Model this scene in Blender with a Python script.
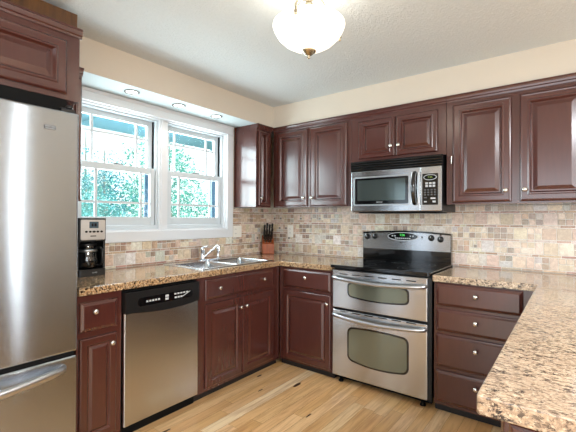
import bpy, math, random
from mathutils import Vector, Matrix
R = math.radians
random.seed(7)
S = bpy.context.scene
C = S.collection
for o in list(bpy.data.objects): bpy.data.objects.remove(o)

# ------------------------------------------------------------------ camera
CAM = Vector((2.7234, -3.2602, 1.2874))
yaw, pitch, roll, FPX = 0.6517, 0.0074, 0.0049, 377.62
fw = Vector((-math.sin(yaw)*math.cos(pitch), math.cos(yaw)*math.cos(pitch), math.sin(pitch)))
rt = Vector((math.cos(yaw), math.sin(yaw), 0)); up = rt.cross(fw)
r2 = rt*math.cos(roll)+up*math.sin(roll); u2 = -rt*math.sin(roll)+up*math.cos(roll)
cd = bpy.data.cameras.new('camera'); cam = bpy.data.objects.new('camera', cd); C.objects.link(cam)
cd.sensor_width = 36; cd.lens = FPX/576*36; cd.clip_start = .02; cd.clip_end = 300
cam.matrix_world = Matrix(((r2.x, u2.x, -fw.x, CAM.x), (r2.y, u2.y, -fw.y, CAM.y), (r2.z, u2.z, -fw.z, CAM.z), (0, 0, 0, 1)))
S.camera = cam

# ------------------------------------------------------------------ light
S.view_settings.view_transform = 'Standard'; S.view_settings.look = 'None'
S.view_settings.gamma = 1; S.view_settings.use_curve_mapping = False
S.view_settings.exposure = 0.38
w = bpy.data.worlds.new('sky'); S.world = w; w.use_nodes = True
bg = w.node_tree.nodes['Background']; bg.inputs[0].default_value = (.90, .97, 1, 1); bg.inputs[1].default_value = 1.5
def light(name, kind, loc, energy, color=(1, 1, 1), target=None, **k):
    d = bpy.data.lights.new(name, kind); d.energy = energy; d.color = color
    for a, b in k.items(): setattr(d, a, b)
    o = bpy.data.objects.new(name, d); C.objects.link(o); o.location = loc
    if target is not None: o.rotation_euler = (Vector(target)-Vector(loc)).to_track_quat('-Z', 'Y').to_euler()
    return o
light('sun', 'SUN', (-2, 6, 8), 7.0, (1, .99, .95), target=(-5.2, -1.5, 0), angle=.01)
# added fill from behind the camera, and the tall side light in the dining wall
light('added_fill_south', 'AREA', (3.0, -6.12, 1.2), 52, (.82, .91, 1), target=(3.0, 0, 1.2), shape='RECTANGLE', size=3.6, size_y=2.0)
light('daylight_side', 'AREA', (6.28, -1.0, 1.1), 8, (1, .98, .94), target=(0, -1.0, 1.1), shape='RECTANGLE', size=.14, size_y=2.0)
light('added_fill_east', 'AREA', (6.28, -4.1, 1.35), 48, (.86, .93, 1), target=(0, -4.1, 1.35), shape='RECTANGLE', size=2.2, size_y=1.4)  # added fill through an unseen opening in the east wall
light('daylight_sink', 'AREA', (-.2, -1.39, 1.66), 42, (.88, .95, 1), target=(3, -1.39, 1.5), shape='RECTANGLE', size=1.3, size_y=.8)

light('added_fill_overhead', 'AREA', (4.3, -2.5, 2.37), 115, (.90, .95, 1), target=(4.3, -2.5, 0), shape='SQUARE', size=1.1)  # added overhead fill for more light from above, no such fixture in view

# ------------------------------------------------------------------ material helpers
def lin(c):
    return tuple(((v/255)/12.92 if v/255 <= .04045 else ((v/255+.055)/1.055)**2.4) for v in c)+(1,)
class NT:
    def __init__(s, name):
        s.m = bpy.data.materials.new(name); s.m.use_nodes = True
        s.t = s.m.node_tree; s.b = s.t.nodes['Principled BSDF']
    def n(s, typ, **k):
        x = s.t.nodes.new(typ)
        for a, b in k.items():
            if a.startswith('i_'):
                key = a[2:]; key = int(key) if key.isdigit() else key.replace('_', ' ')
                s.set(x.inputs[key], b)
            else: setattr(x, a, b)
        return x
    def set(s, sock, v):
        if isinstance(v, bpy.types.NodeSocket): s.t.links.new(v, sock)
        else: sock.default_value = v
    def p(s, **k):
        for a, b in k.items(): s.set(s.b.inputs[a.replace('_', ' ')], b)
        return s
    def coord(s, scale=(1, 1, 1), rot=(0, 0, 0), kind='Object'):
        c = s.n('ShaderNodeTexCoord'); m = s.n('ShaderNodeMapping'); s.t.links.new(c.outputs[kind], m.inputs[0])
        m.inputs['Scale'].default_value = scale; m.inputs['Rotation'].default_value = rot
        return m.outputs[0]
    def noise(s, vec, scale, detail=3, rough=.5, dist=0):
        x = s.n('ShaderNodeTexNoise', i_Scale=scale, i_Detail=detail, i_Roughness=rough, i_Distortion=dist); s.t.links.new(vec, x.inputs['Vector'])
        return x.outputs['Fac']
    def ramp(s, fac, stops, interp='LINEAR'):
        x = s.n('ShaderNodeValToRGB'); s.t.links.new(fac, x.inputs[0]); cr = x.color_ramp; cr.interpolation = interp
        while len(cr.elements) < len(stops): cr.elements.new(.5)
        for e, (p, c) in zip(cr.elements, stops): e.position = p; e.color = c if len(c) == 4 else lin(c)
        return x.outputs[0]
    def mix(s, fac, a, b, mode='MIX'):
        x = s.n('ShaderNodeMix', data_type='RGBA', blend_type=mode); s.set(x.inputs[0], fac); s.set(x.inputs[6], a); s.set(x.inputs[7], b)
        return x.outputs[2]
    def bump(s, h, strength, dist=.01):
        x = s.n('ShaderNodeBump', i_Strength=strength, i_Distance=dist, i_Height=h); s.t.links.new(x.outputs[0], s.b.inputs['Normal'])
    def math(s, op, a, b=0.):
        x = s.n('ShaderNodeMath', operation=op); s.set(x.inputs[0], a); s.set(x.inputs[1], b); return x.outputs[0]
MATS = {}
def simple(name, c, rough=.5, metal=0, var=.04, scale=30, **k):
    t = NT(name); v = t.coord(); f = t.noise(v, scale, 4)
    a = lin(c); d = tuple(max(0, x*(1-var*2)) for x in a[:3])+(1,)
    t.p(Base_Color=t.mix(f, d, a), Roughness=rough, Metallic=metal, **k)
    MATS[name] = t.m; return t.m
def emis(name, c, st):
    t = NT(name); t.p(Base_Color=lin(c), Emission_Color=lin(c), Emission_Strength=st, Roughness=.4); MATS[name] = t.m; return t.m

# painted cabinets: burgundy brown semi gloss
t = NT('cabinet_paint'); v = t.coord((1, 1, .12)); g = t.noise(v, 60, 5, .6); f = t.noise(t.coord(), 3, 2)
col = t.mix(f, lin((83, 39, 31)), lin((74, 36, 30))); col = t.mix(t.ramp(g, [(.35, (0, 0, 0, 1)), (.7, (.25, .25, .25, 1))]), col, lin((56, 28, 24)))
t.p(Base_Color=col, Roughness=.27, Coat_Weight=.8, Coat_Roughness=.18); t.bump(g, .06, .002); PAINT = t.m
t = NT('cabinet_wood'); v = t.coord((1, 1, .08)); g = t.noise(v, 45, 6, .6, .6)
t.p(Base_Color=t.ramp(g, [(.3, (64, 38, 18)), (.6, (98, 64, 30)), (.8, (114, 76, 38))]), Roughness=.4); OAK = t.m
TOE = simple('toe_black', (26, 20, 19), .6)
WHITE = simple('trim_white', (226, 229, 232), .35, var=.01, Coat_Weight=.1)
VINYL = simple('window_vinyl', (208, 216, 220), .35, var=.01)
WALL = simple('wall_paint', (214, 204, 189), .8, var=.02, scale=8)
t = NT('ceiling_texture'); v = t.coord(); f = t.noise(v, 70, 5, .65); t.p(Base_Color=t.mix(f, lin((208, 214, 216)), lin((219, 225, 227))), Roughness=.9); t.bump(t.ramp(f, [(.4, (0, 0, 0, 1)), (.65, (1, 1, 1, 1))]), .35, .01); CEIL = t.m
SOFW = simple('soffit_white', (198, 208, 210), .7, var=.01)
# brushed steel, grain across
def steel(name, c, rough=.27, aniso=.75, grain=1.0, vertical=False, rot=.25):
    t = NT(name); sc = (4, 4, 700) if not vertical else (500, 500, 3); g = t.noise(t.coord(sc), 1, 3, .6)
    tn = t.n('ShaderNodeTangent', direction_type='RADIAL', axis='Z')
    rr = t.n('ShaderNodeMapRange', i_Value=g); rr.inputs[3].default_value = rough-.04*grain; rr.inputs[4].default_value = rough+.05*grain
    a = lin(c); t.p(Base_Color=t.mix(g, tuple(x*(1-.1*grain) for x in a[:3])+(1,), a), Metallic=1, Roughness=rr.outputs[0], Anisotropic=aniso, Anisotropic_Rotation=rot)
    t.t.links.new(tn.outputs[0], t.b.inputs['Tangent']); return t.m
STEEL = steel('brushed_steel', (202, 205, 208), .24, .6, .15)
t = NT('brushed_steel_fridge')      # very fine horizontal brushing: micro grooves tilt the normal up and down
gm = t.n('ShaderNodeNewGeometry'); sc = t.n('ShaderNodeVectorMath', operation='SCALE'); t.t.links.new(gm.outputs['Position'], sc.inputs[0]); sc.inputs['Scale'].default_value = 9173.0
wn = t.n('ShaderNodeTexWhiteNoise', noise_dimensions='3D'); t.t.links.new(sc.outputs[0], wn.inputs['Vector'])
sp = t.n('ShaderNodeSeparateColor'); t.t.links.new(wn.outputs['Color'], sp.inputs[0])
tl = t.math('MULTIPLY', t.math('SUBTRACT', t.math('ADD', sp.outputs[0], sp.outputs[1]), 1.0), .36)
cx_ = t.n('ShaderNodeCombineXYZ'); t.t.links.new(tl, cx_.inputs[2])
ad = t.n('ShaderNodeVectorMath', operation='ADD'); t.t.links.new(gm.outputs['Normal'], ad.inputs[0]); t.t.links.new(cx_.outputs[0], ad.inputs[1])
nm_ = t.n('ShaderNodeVectorMath', operation='NORMALIZE'); t.t.links.new(ad.outputs[0], nm_.inputs[0]); t.t.links.new(nm_.outputs[0], t.b.inputs['Normal'])
t.p(Base_Color=lin((180, 188, 197)), Metallic=1, Roughness=.08); STEELF = t.m
STEELS = steel('steel_satin', (200, 202, 205), .3, 0)
SINKM = steel('sink_steel', (205, 210, 215), .24, 0, .4)
CHROME = simple('chrome', (225, 226, 228), .08, 1, var=0)
KNOB = simple('satin_nickel', (226, 220, 212), .22, 1, var=.02)
NICKD = simple('dark_nickel', (120, 118, 114), .3, 1, var=.02)
BRASS = simple('antique_brass', (206, 196, 172), .25, 1, var=.15, scale=60)
BLACK = simple('black_gloss', (12, 12, 13), .12, var=0, Coat_Weight=.5)
BLKP = simple('black_plastic', (20, 20, 21), .35, var=.1)
BLKM = simple('black_matte', (10, 10, 10), .6, var=.1, Specular_IOR_Level=.15)
GREYP = simple('grey_marks', (196, 200, 202), .5)
DGREY = simple('dark_grey_marks', (88, 92, 96), .5)
PLASTIC = simple('outlet_ivory', (240, 236, 226), .4, var=.01)
GLASSD = NT('oven_glass').p(Base_Color=lin((122, 124, 108)), Metallic=.55, Roughness=.12).m
MWGL = NT('microwave_glass').p(Base_Color=lin((98, 108, 106)), Metallic=.65, Roughness=.1).m
BURN = simple('burner_ring', (58, 58, 60), .3)
GREEN = emis('display_green', (70, 210, 90), .9)
MGREEN = emis('display_olive', (120, 140, 60), .35)
LCD = simple('lcd_blue', (60, 84, 100), .15)
BLOCKW = NT('knife_block_wood'); v = BLOCKW.coord((1, 1, .1)); BLOCKW.p(Base_Color=BLOCKW.ramp(BLOCKW.noise(v, 80, 4), [(.3, (142, 66, 26)), (.7, (176, 90, 40))]), Roughness=.4); BLOCKW = BLOCKW.m
# clear thin window glass
t = NT('window_glass'); tr = t.n('ShaderNodeBsdfTransparent'); gl = t.n('ShaderNodeBsdfGlossy', i_Roughness=.02); mx = t.n('ShaderNodeMixShader', i_0=.06)
tr.inputs[0].default_value = (.93, .98, .98, 1)
t.t.links.new(tr.outputs[0], mx.inputs[1]); t.t.links.new(gl.outputs[0], mx.inputs[2]); t.t.links.new(mx.outputs[0], t.t.nodes['Material Output'].inputs[0]); WGLASS = t.m
t = NT('carafe_glass'); tr = t.n('ShaderNodeBsdfTransparent'); gl = t.n('ShaderNodeBsdfGlossy', i_Roughness=.03); mx = t.n('ShaderNodeMixShader', i_0=.09)
tr.inputs[0].default_value = (.42, .45, .48, 1)
t.t.links.new(tr.outputs[0], mx.inputs[1]); t.t.links.new(gl.outputs[0], mx.inputs[2]); t.t.links.new(mx.outputs[0], t.t.nodes['Material Output'].inputs[0]); CARAFE = t.m
# granite
def granite(name, stops, dark, scale=1., stretch=(1, 1, 1), rot=(0, 0, 0), dk=.60):
    t = NT(name); v = t.coord(stretch, rot)
    a = t.noise(v, 85*scale, 6, .75, .4); b = t.noise(v, 62*scale, 6, .8, .6); c = t.noise(v, 150*scale, 4, .7); d = t.noise(v, 9*scale, 3)
    col = t.ramp(a, stops)
    col = t.mix(t.ramp(c, [(.52, (0, 0, 0, 1)), (.62, (.9, .9, .9, 1))]), col, lin((238, 218, 188)))
    col = t.mix(t.ramp(b, [(dk-.02, (0, 0, 0, 1)), (dk+.02, (1, 1, 1, 1))]), col, lin(dark))
    vo = t.n('ShaderNodeTexVoronoi', i_Scale=150*scale); t.t.links.new(v, vo.inputs['Vector'])
    col = t.mix(t.ramp(vo.outputs['Color'], [(.80, (0, 0, 0, 1)), (.86, (.7, .7, .7, 1))]), col, lin((60, 48, 42)))
    col = t.mix(t.ramp(d, [(.45, (0, 0, 0, 1)), (.65, (.35, .35, .35, 1))]), col, lin((176, 150, 126)))
    t.p(Base_Color=col, Roughness=.12, Coat_Weight=.3, Coat_Roughness=.05); return t.m
GRAN = granite('granite_gold', [(.34, (78, 52, 34)), (.44, (146, 106, 66)), (.54, (192, 152, 104)), (.66, (222, 196, 156))], (34, 24, 19), dk=.535)
GRANP = granite('granite_peninsula', [(.34, (100, 84, 74)), (.43, (166, 140, 116)), (.54, (198, 170, 140)), (.66, (226, 208, 184))], (44, 38, 38), 1.0, (.7, 1.35, 1), (0, 0, R(-25)), dk=.55)
# tinted surfaces: colour attribute per tile / plank
t = NT('stone_tile'); at = t.n('ShaderNodeAttribute', attribute_name='tint'); v = t.coord(); f = t.noise(v, 45, 5, .7); f2 = t.noise(v, 160, 3, .6)
col = t.mix(t.ramp(f, [(.36, (.35, .35, .35, 1)), (.6, (0, 0, 0, 1))]), at.outputs[0], lin((150, 120, 96))); col = t.mix(t.ramp(f2, [(.62, (0, 0, 0, 1)), (.75, (.6, .6, .6, 1))]), col, lin((232, 220, 204)))
t.p(Base_Color=col, Roughness=t.ramp(f, [(.3, (.2, .2, .2, 1)), (.7, (.33, .33, .33, 1))])); t.bump(f, .15, .003); TILE = t.m
GROUT = simple('grout', (238, 233, 225), .8, var=.06, scale=60)
t = NT('floor_wood'); at = t.n('ShaderNodeAttribute', attribute_name='tint'); sh = t.n('ShaderNodeAttribute', attribute_name='shift')
v = t.coord((1, .06, 1)); ad = t.n('ShaderNodeVectorMath', operation='ADD'); t.t.links.new(v, ad.inputs[0]); t.t.links.new(sh.outputs[1], ad.inputs[1]); v = ad.outputs[0]
g = t.noise(v, 55, 5, .65, .8); g2 = t.noise(v, 14, 3, .5, 1.6)
col = t.mix(t.ramp(g, [(.45, (0, 0, 0, 1)), (.7, (.45, .45, .45, 1))]), at.outputs[0], lin((168, 108, 58))); col = t.mix(t.ramp(g2, [(.5, (0, 0, 0, 1)), (.62, (.3, .3, .3, 1)), (.66, (0, 0, 0, 1))]), col, lin((150, 96, 52)))
t.p(Base_Color=col, Roughness=.3, Coat_Weight=.2, Coat_Roughness=.15); t.bump(g, .05, .002); FLOORM = t.m
FLOORD = simple('floor_gap', (120, 78, 44), .7)
KNOTM = simple('floor_knot', (58, 32, 18), .45)
# outside
LEAF = [None]*3
for i, (c1, c2) in enumerate([((36, 140, 138), (104, 204, 204)), ((44, 150, 132), (116, 208, 192)), ((34, 128, 142), (96, 194, 204))]):
    t = NT('leaf'); oi = t.noise(t.coord(), 3, 2); t.p(Base_Color=t.mix(t.ramp(oi, [(.35, (0, 0, 0, 1)), (.65, (1, 1, 1, 1))]), lin(c1), lin(c2)), Roughness=.5, Transmission_Weight=0); LEAF[i] = t.m
BARK = simple('bark', (150, 150, 140), .9)
EAVE = simple('eave_teal', (124, 178, 198), .6)
SLATE = simple('screen_slate', (62, 92, 112), .5)
GRASS = simple('lawn_green', (120, 140, 125), .9, var=.3)

# ------------------------------------------------------------------ mesh helpers
class MB:
    def __init__(s): s.v = []; s.f = []; s.mi = []; s.sm = []; s.tint = []; s.mats = []
    def m(s, mat):
        if mat not in s.mats: s.mats.append(mat)
        return s.mats.index(mat)
    def add(s, vs, fs, mat=None, smooth=False, tint=None):
        k = len(s.v); s.v += [Vector(x) for x in vs]; i = s.m(mat) if mat else 0
        for f in fs: s.f.append([k+j for j in f]); s.mi.append(i); s.sm.append(smooth); s.tint.append(tint)
        return s
    def box(s, x0, x1, y0, y1, z0, z1, mat=None, fr=None, tint=None):
        x0, x1 = min(x0, x1), max(x0, x1); y0, y1 = min(y0, y1), max(y0, y1); z0, z1 = min(z0, z1), max(z0, z1)
        vs = [(x, y, z) for z in (z0, z1) for y in (y0, y1) for x in (x0, x1)]
        if fr: vs = [fr(*p) for p in vs]
        return s.add(vs, [(0, 2, 3, 1), (4, 5, 7, 6), (0, 1, 5, 4), (2, 6, 7, 3), (0, 4, 6, 2), (1, 3, 7, 5)], mat, tint=tint)
    def prism(s, pts, n0, n1, fr, mat=None, smooth=False):
        k = len(pts); vs = [fr(a, b, n0) for a, b in pts]+[fr(a, b, n1) for a, b in pts]
        s.add(vs, [list(range(k))[::-1], list(range(k, 2*k))], mat)
        s.add(vs, [(i, (i+1) % k, k+(i+1) % k, k+i) for i in range(k)], mat, smooth); return s
    def lathe(s, prof, fr, seg=20, mat=None, smooth=True):   # prof: (radius, height) in frame (a,b,n): axis n
        vs = []
        for r, h in prof:
            for i in range(seg):
                a = 2*math.pi*i/seg; vs.append(fr(r*math.cos(a), r*math.sin(a), h))
        fs = [(j*seg+i, j*seg+(i+1) % seg, (j+1)*seg+(i+1) % seg, (j+1)*seg+i) for j in range(len(prof)-1) for i in range(seg)]
        s.add(vs, fs, mat, smooth)
        return s
    def tube(s, path, rad, seg=10, mat=None, caps=True, flat=1.0, upv=None):
        path = [Vector(p) for p in path]; n = len(path); rad = rad if isinstance(rad, (list, tuple)) else [rad]*n
        vs = []; prev = None
        for i, p in enumerate(path):
            d = (path[min(i+1, n-1)]-path[max(i-1, 0)]).normalized()
            if prev is None:
                a = Vector(upv) if upv else (Vector((0, 0, 1)) if abs(d.z) < .9 else Vector((1, 0, 0)))
            else: a = prev
            a = (a-d*a.dot(d)).normalized(); prev = a; b = d.cross(a)
            for k in range(seg):
                t = 2*math.pi*k/seg; vs.append(p+(a*math.cos(t)*flat+b*math.sin(t))*rad[i])
        fs = [(j*seg+i, j*seg+(i+1) % seg, (j+1)*seg+(i+1) % seg, (j+1)*seg+i) for j in range(n-1) for i in range(seg)]
        s.add(vs, fs, mat, True)
        if caps: s.add(vs, [list(range(seg))[::-1], list(range((n-1)*seg, n*seg))], mat)
        return s
    def panel(s, w, h, loops, fr, mat=None, back=0.0):
        vs = []; fs = []
        allL = [(0, back)]+loops
        for ins, d in allL: vs += [fr(ins, ins, d), fr(w-ins, ins, d), fr(w-ins, h-ins, d), fr(ins, h-ins, d)]
        for j in range(len(allL)-1):
            for i in range(4): fs.append((j*4+i, j*4+(i+1) % 4, (j+1)*4+(i+1) % 4, (j+1)*4+i))
        L = (len(allL)-1)*4; fs.append((L, L+1, L+2, L+3)); fs.append((3, 2, 1, 0))
        return s.add(vs, fs, mat)
    def mesh(s, name, off=Vector((0, 0, 0)), mats=None):
        me = bpy.data.meshes.new(name); me.from_pydata([v-off for v in s.v], [], s.f)
        for m in (mats or s.mats): me.materials.append(m)
        me.polygons.foreach_set('material_index', s.mi if s.mats else [0]*len(s.f))
        me.polygons.foreach_set('use_smooth', s.sm)
        if any(t is not None for t in s.tint):
            ca = me.color_attributes.new('tint', 'FLOAT_COLOR', 'CORNER'); sh = me.attributes.new('shift', 'FLOAT_VECTOR', 'FACE')
            for p, t in zip(me.polygons, s.tint):
                t = t or (.5, .5, .5, 1)
                for li in p.loop_indices: ca.data[li].color = t
                rr = random.Random(int(sum(t[:3])*1e6)); sh.data[p.index].vector = (rr.random()*9, rr.random()*9, 0)
        me.update(); return me
def fixn(me):
    import bmesh
    bm = bmesh.new(); bm.from_mesh(me); bmesh.ops.recalc_face_normals(bm, faces=bm.faces); bm.to_mesh(me); bm.free()
W = {}
def bev(o, w, seg=2):
    m = o.modifiers.new('bevel', 'BEVEL'); m.width = w; m.segments = seg; m.limit_method = 'ANGLE'; m.angle_limit = R(40); m.use_clamp_overlap = True
def obj(name, mb, mat=None, parent=None, label=None, bevel=0, fix=True, seg=2):
    off = W[parent.name] if parent else Vector((0, 0, 0))
    me = mb.mesh(name, off, [mat] if mat else None)
    if fix: fixn(me)
    o = bpy.data.objects.new(name, me); C.objects.link(o); W[o.name] = off
    if parent: o.parent = parent
    if label: o['label'] = label
    if bevel: bev(o, bevel, seg)
    return o
def each(name, mb, mat, parent, fix=True):
    for i in range(0, len(mb.v), 8):
        q = MB(); q.v = mb.v[i:i+8]; q.f = [[a-i for a in f] for f in mb.f if i <= f[0] < i+8]; q.mi = [0]*len(q.f); q.sm = [False]*len(q.f); q.tint = [None]*len(q.f)
        obj(name, q, mat, parent)
def tag(o, label, cat, group=None, kind=None):
    o['label'] = label; o['category'] = cat
    if group: o['group'] = group
    if kind: o['kind'] = kind
    return o
def thing(name, label, cat, loc, group=None):
    o = bpy.data.objects.new(name, None); C.objects.link(o); o.location = loc; o.empty_display_size = .1; W[o.name] = Vector(loc)
    return tag(o, label, cat, group)
def struct(name, mb, mat=None, bevel=0, parent=None):
    o = obj(name, mb, mat, parent, bevel=bevel)
    if not parent: o['kind'] = 'structure'
    return o
def frame(o, u, n, v=(0, 0, 1)):
    o, u, n, v = map(Vector, (o, u, n, v))
    return lambda a, b, c: o+u*a+v*b+n*c
def FX(x, y, z): return frame((x, y, z), (0, 1, 0), (1, 0, 0))     # faces +X, u along +Y
def FY(x, y, z): return frame((x, y, z), (1, 0, 0), (0, -1, 0))    # faces -Y, u along +X
def FZ(x, y, z): return frame((x, y, z), (1, 0, 0), (0, 0, 1), (0, 1, 0))
def text(s, size, fr, mat, parent, name, depth=.0006, align='CENTER', sx=1.0):
    cu = bpy.data.curves.new(name, 'FONT'); cu.body = s; cu.size = size; cu.align_x = align; cu.align_y = 'CENTER'; cu.extrude = depth
    to = bpy.data.objects.new('t', cu); C.objects.link(to); bpy.context.view_layer.update()
    dg = bpy.context.evaluated_depsgraph_get(); me = bpy.data.meshes.new_from_object(to.evaluated_get(dg))
    bpy.data.objects.remove(to); off = W[parent.name] if parent else Vector((0, 0, 0))
    for v in me.vertices: v.co = fr(v.co.x*sx, v.co.y, v.co.z+depth)-off
    me.materials.clear(); me.materials.append(mat)
    o = bpy.data.objects.new(name, me); C.objects.link(o); W[o.name] = off; o.parent = parent
    return o
def rrect(w, h, r, n=5, cx=0, cy=0):
    pts = []
    for (sx, sy, a0) in ((1, -1, -90), (1, 1, 0), (-1, 1, 90), (-1, -1, 180)):
        for i in range(n+1):
            a = R(a0+90*i/n); pts.append((cx+sx*(w/2-r)+r*math.cos(a), cy+sy*(h/2-r)+r*math.sin(a)))
    return pts

CZ = 2.408; SOFZ = 2.194; SX = .305; SY = -.34; CT = .914; CB = .872
# ------------------------------------------------------------------ structure: shell
fl = MB(); fl.box(0, 6.2, -6.1, 0, -.1, -.0012, FLOORD)
pw = .0826; x = -.002; i = 0
rnd = random.Random(11)
while x < 6.2:
    y = 0.0-rnd.random()*.8
    first = True; y0 = 0.0; y1 = y if y < -.15 else -.4
    while y0 > -6.1:
        y1 = max(y1, -6.1)
        base = rnd.choice([(222, 176, 120), (230, 188, 134), (214, 164, 106), (236, 196, 146), (210, 158, 100), (226, 180, 124), (238, 202, 154)])
        jit = rnd.uniform(-6, 6); c = tuple(max(0, min(255, q+jit+rnd.uniform(-2, 2))) for q in base)
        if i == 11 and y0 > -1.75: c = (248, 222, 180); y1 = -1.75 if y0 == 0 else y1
        g = .0006
        fl.add([(x+g, y0-g, 0), (x+pw-g, y0-g, 0), (x+pw-g, y1+g, 0), (x+g, y1+g, 0)], [(0, 3, 2, 1)], FLOORM, tint=lin(c))
        y0 = y1; y1 = y0-rnd.uniform(.45, 1.3)
    x += pw; i += 1
def knot(px, py, a, b):
    n = 12; fl.add([(px+a*math.cos(2*math.pi*k/n)*rnd.uniform(.75, 1.2), py+b*math.sin(2*math.pi*k/n)*rnd.uniform(.8, 1.2), .0003) for k in range(n)], [list(range(n))], KNOTM)
for k in ((1.003, -.88, .016, .05), (.496, -1.655, .012, .05), (.75, -1.9, .01, .05), (.66, -.93, .01, .03), (.84, -1.12, .006, .03), (1.33, -1.2, .006, .03)): knot(*k)
struct('floor', fl, None)
struct('ceiling', MB().box(-.2, 6.4, -6.3, .2, CZ, CZ+.1), CEIL)
struct('wall_back', MB().box(-.2, 6.4, 0, .16, -.1, CZ), WALL)
wl = MB(); WY0, WY1, WZ0, WZ1 = -2.10, -.69, 1.186, 2.11
wl.box(-.16, 0, -6.3, WY0, -.1, CZ).box(-.16, 0, WY1, 0, -.1, CZ).box(-.16, 0, WY0, WY1, -.1, WZ0).box(-.16, 0, WY0, WY1, WZ1, CZ)
struct('wall_left', wl, WALL)
wr = MB(); wr.box(6.2, 6.36, -6.3, -5.2, -.1, CZ).box(6.2, 6.36, -5.2, -3.0, -.1, .6).box(6.2, 6.36, -5.2, -3.0, 2.1, CZ).box(6.2, 6.36, -3.0, -1.2, -.1, CZ).box(6.2, 6.36, -1.2, -.8, 2.1, CZ).box(6.2, 6.36, -1.2, -.8, -.1, .1).box(6.2, 6.36, -.8, 0, -.1, CZ)
struct('wall_right', wr, WALL)
wf = MB(); wf.box(0, 1.1, -6.26, -6.1, -.1, CZ).box(4.9, 6.2, -6.26, -6.1, -.1, CZ).box(1.1, 4.9, -6.26, -6.1, 2.22, CZ)
struct('wall_front', wf, WALL)
sl = MB(); sl.box(0, SX, -2.345, 0, SOFZ, CZ-.0005); sl.box(SX, 6.2, SY, 0, SOFZ, CZ-.0005)
so = struct('ceiling_soffit', sl, WALL)
so.data.materials.append(SOFW)
for p in so.data.polygons:
    if p.normal.z < -.5: p.material_index = 1

# window trim
tr = MB(); fx = FX(.02, 0, 0)
tr.box(0, .02, -2.185, -.616, WZ1-.003, SOFZ)                        # head board
tr.box(.02, .028, -2.185, -.616, 2.172, SOFZ); tr.box(.02, .03, -2.185, -.616, 2.107, 2.118)
tr.box(0, .022, -.692, -.616, 1.105, WZ1-.003); tr.box(0, .022, -2.185, -2.098, 1.105, WZ1-.003)
tr.box(0, .022, -2.098, -.692, 1.105, 1.186)
struct('trim_1', tr, WHITE, bevel=.003)
jb = MB(); e = .0015
jb.box(-.16, .0, WY0, WY0+.012, WZ0+e, WZ1-e).box(-.16, .0, WY1-.012, WY1, WZ0+e, WZ1-e).box(-.16, 0, WY0+.012, WY1-.012, WZ0, WZ0+.012).box(-.16, 0, WY0+.012, WY1-.012, WZ1-.012, WZ1)
struct('trim_2', jb, WHITE)
struct('trim_3', MB().box(-.15, -.012, -1.43, -1.348, WZ0+.012, WZ1-.012).box(-.012, -.004, -1.415, -1.363, WZ0+.012, WZ1-.012), WHITE, bevel=.002)
def window(n, y0, y1, label, muns):
    r = bpy.data.objects.new('window_%d' % n, None); C.objects.link(r); r.location = (-.08, (y0+y1)/2, WZ0+.012); W[r.name] = Vector(r.location); r['kind'] = 'structure'
    z0, z1 = WZ0+.013, WZ1-.013
    f = MB(); f.box(-.15, -.035, y0, y0+.016, z0, z1).box(-.15, -.035, y1-.016, y1, z0, z1).box(-.15, -.035, y0+.016, y1-.016, z0, 1.231).box(-.15, -.035, y0+.016, y1-.016, 2.085, z1)
    obj('frame', f, VINYL, r)
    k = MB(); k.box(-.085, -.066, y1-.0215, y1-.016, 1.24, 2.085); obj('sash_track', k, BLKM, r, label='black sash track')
    m1, m2, mz, M1, M2, Mz = muns
    def sash(nm, xa, xb, za, zb, st, bot, top, v1, v2, h):
        a, b = y0+.017, y1-.022
        s = MB(); s.box(xa, xb, a, a+st, za, zb).box(xa, xb, b-st, b, za, zb).box(xa, xb, a+st, b-st, za, za+bot).box(xa, xb, a+st, b-st, zb-top, zb)
        so = obj(nm, s, VINYL, r, bevel=.002)
        xc = (xa+xb)/2; q = MB()
        for yy in (v1, v2): q.box(xc-.006, xc+.006, yy-.009, yy+.009, za+bot, zb-top)
        q.box(xc-.0055, xc+.0055, a+st, b-st, h-.009, h+.009); obj('muntins', q, VINYL, so)
        obj('pane', MB().box(xc-.002, xc+.002, a+st-.003, b-st+.003, za+bot-.003, zb-top+.003), WGLASS, so)
        return so
    u = sash('upper_sash', -.112, -.084, 1.65, 2.084, .045, .048, .04, M1, M2, Mz)
    l = sash('lower_sash', -.07, -.042, 1.232, 1.694, .04, .065, .048, m1, m2, mz)
    obj('sash_lock', MB().box(-.066, -.05, (y0+y1)/2-.035, (y0+y1)/2+.035, 1.6945, 1.704), DGREY, l)
    s = MB(); s.box(-.14, -.125, y0+.017, y0+.05, 1.235, 1.66).box(-.14, -.125, y1-.062, y1-.02, 1.235, 1.66).box(-.14, -.125, y0+.05, y1-.062, 1.235, 1.262); obj('screen_frame', s, SLATE, r, label='slate blue insect screen frame')
    return r
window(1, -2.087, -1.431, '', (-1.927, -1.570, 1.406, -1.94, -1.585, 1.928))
window(2, -1.347, -.703, '', (-1.205, -.853, 1.406, -1.222, -.865, 1.930))
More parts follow.
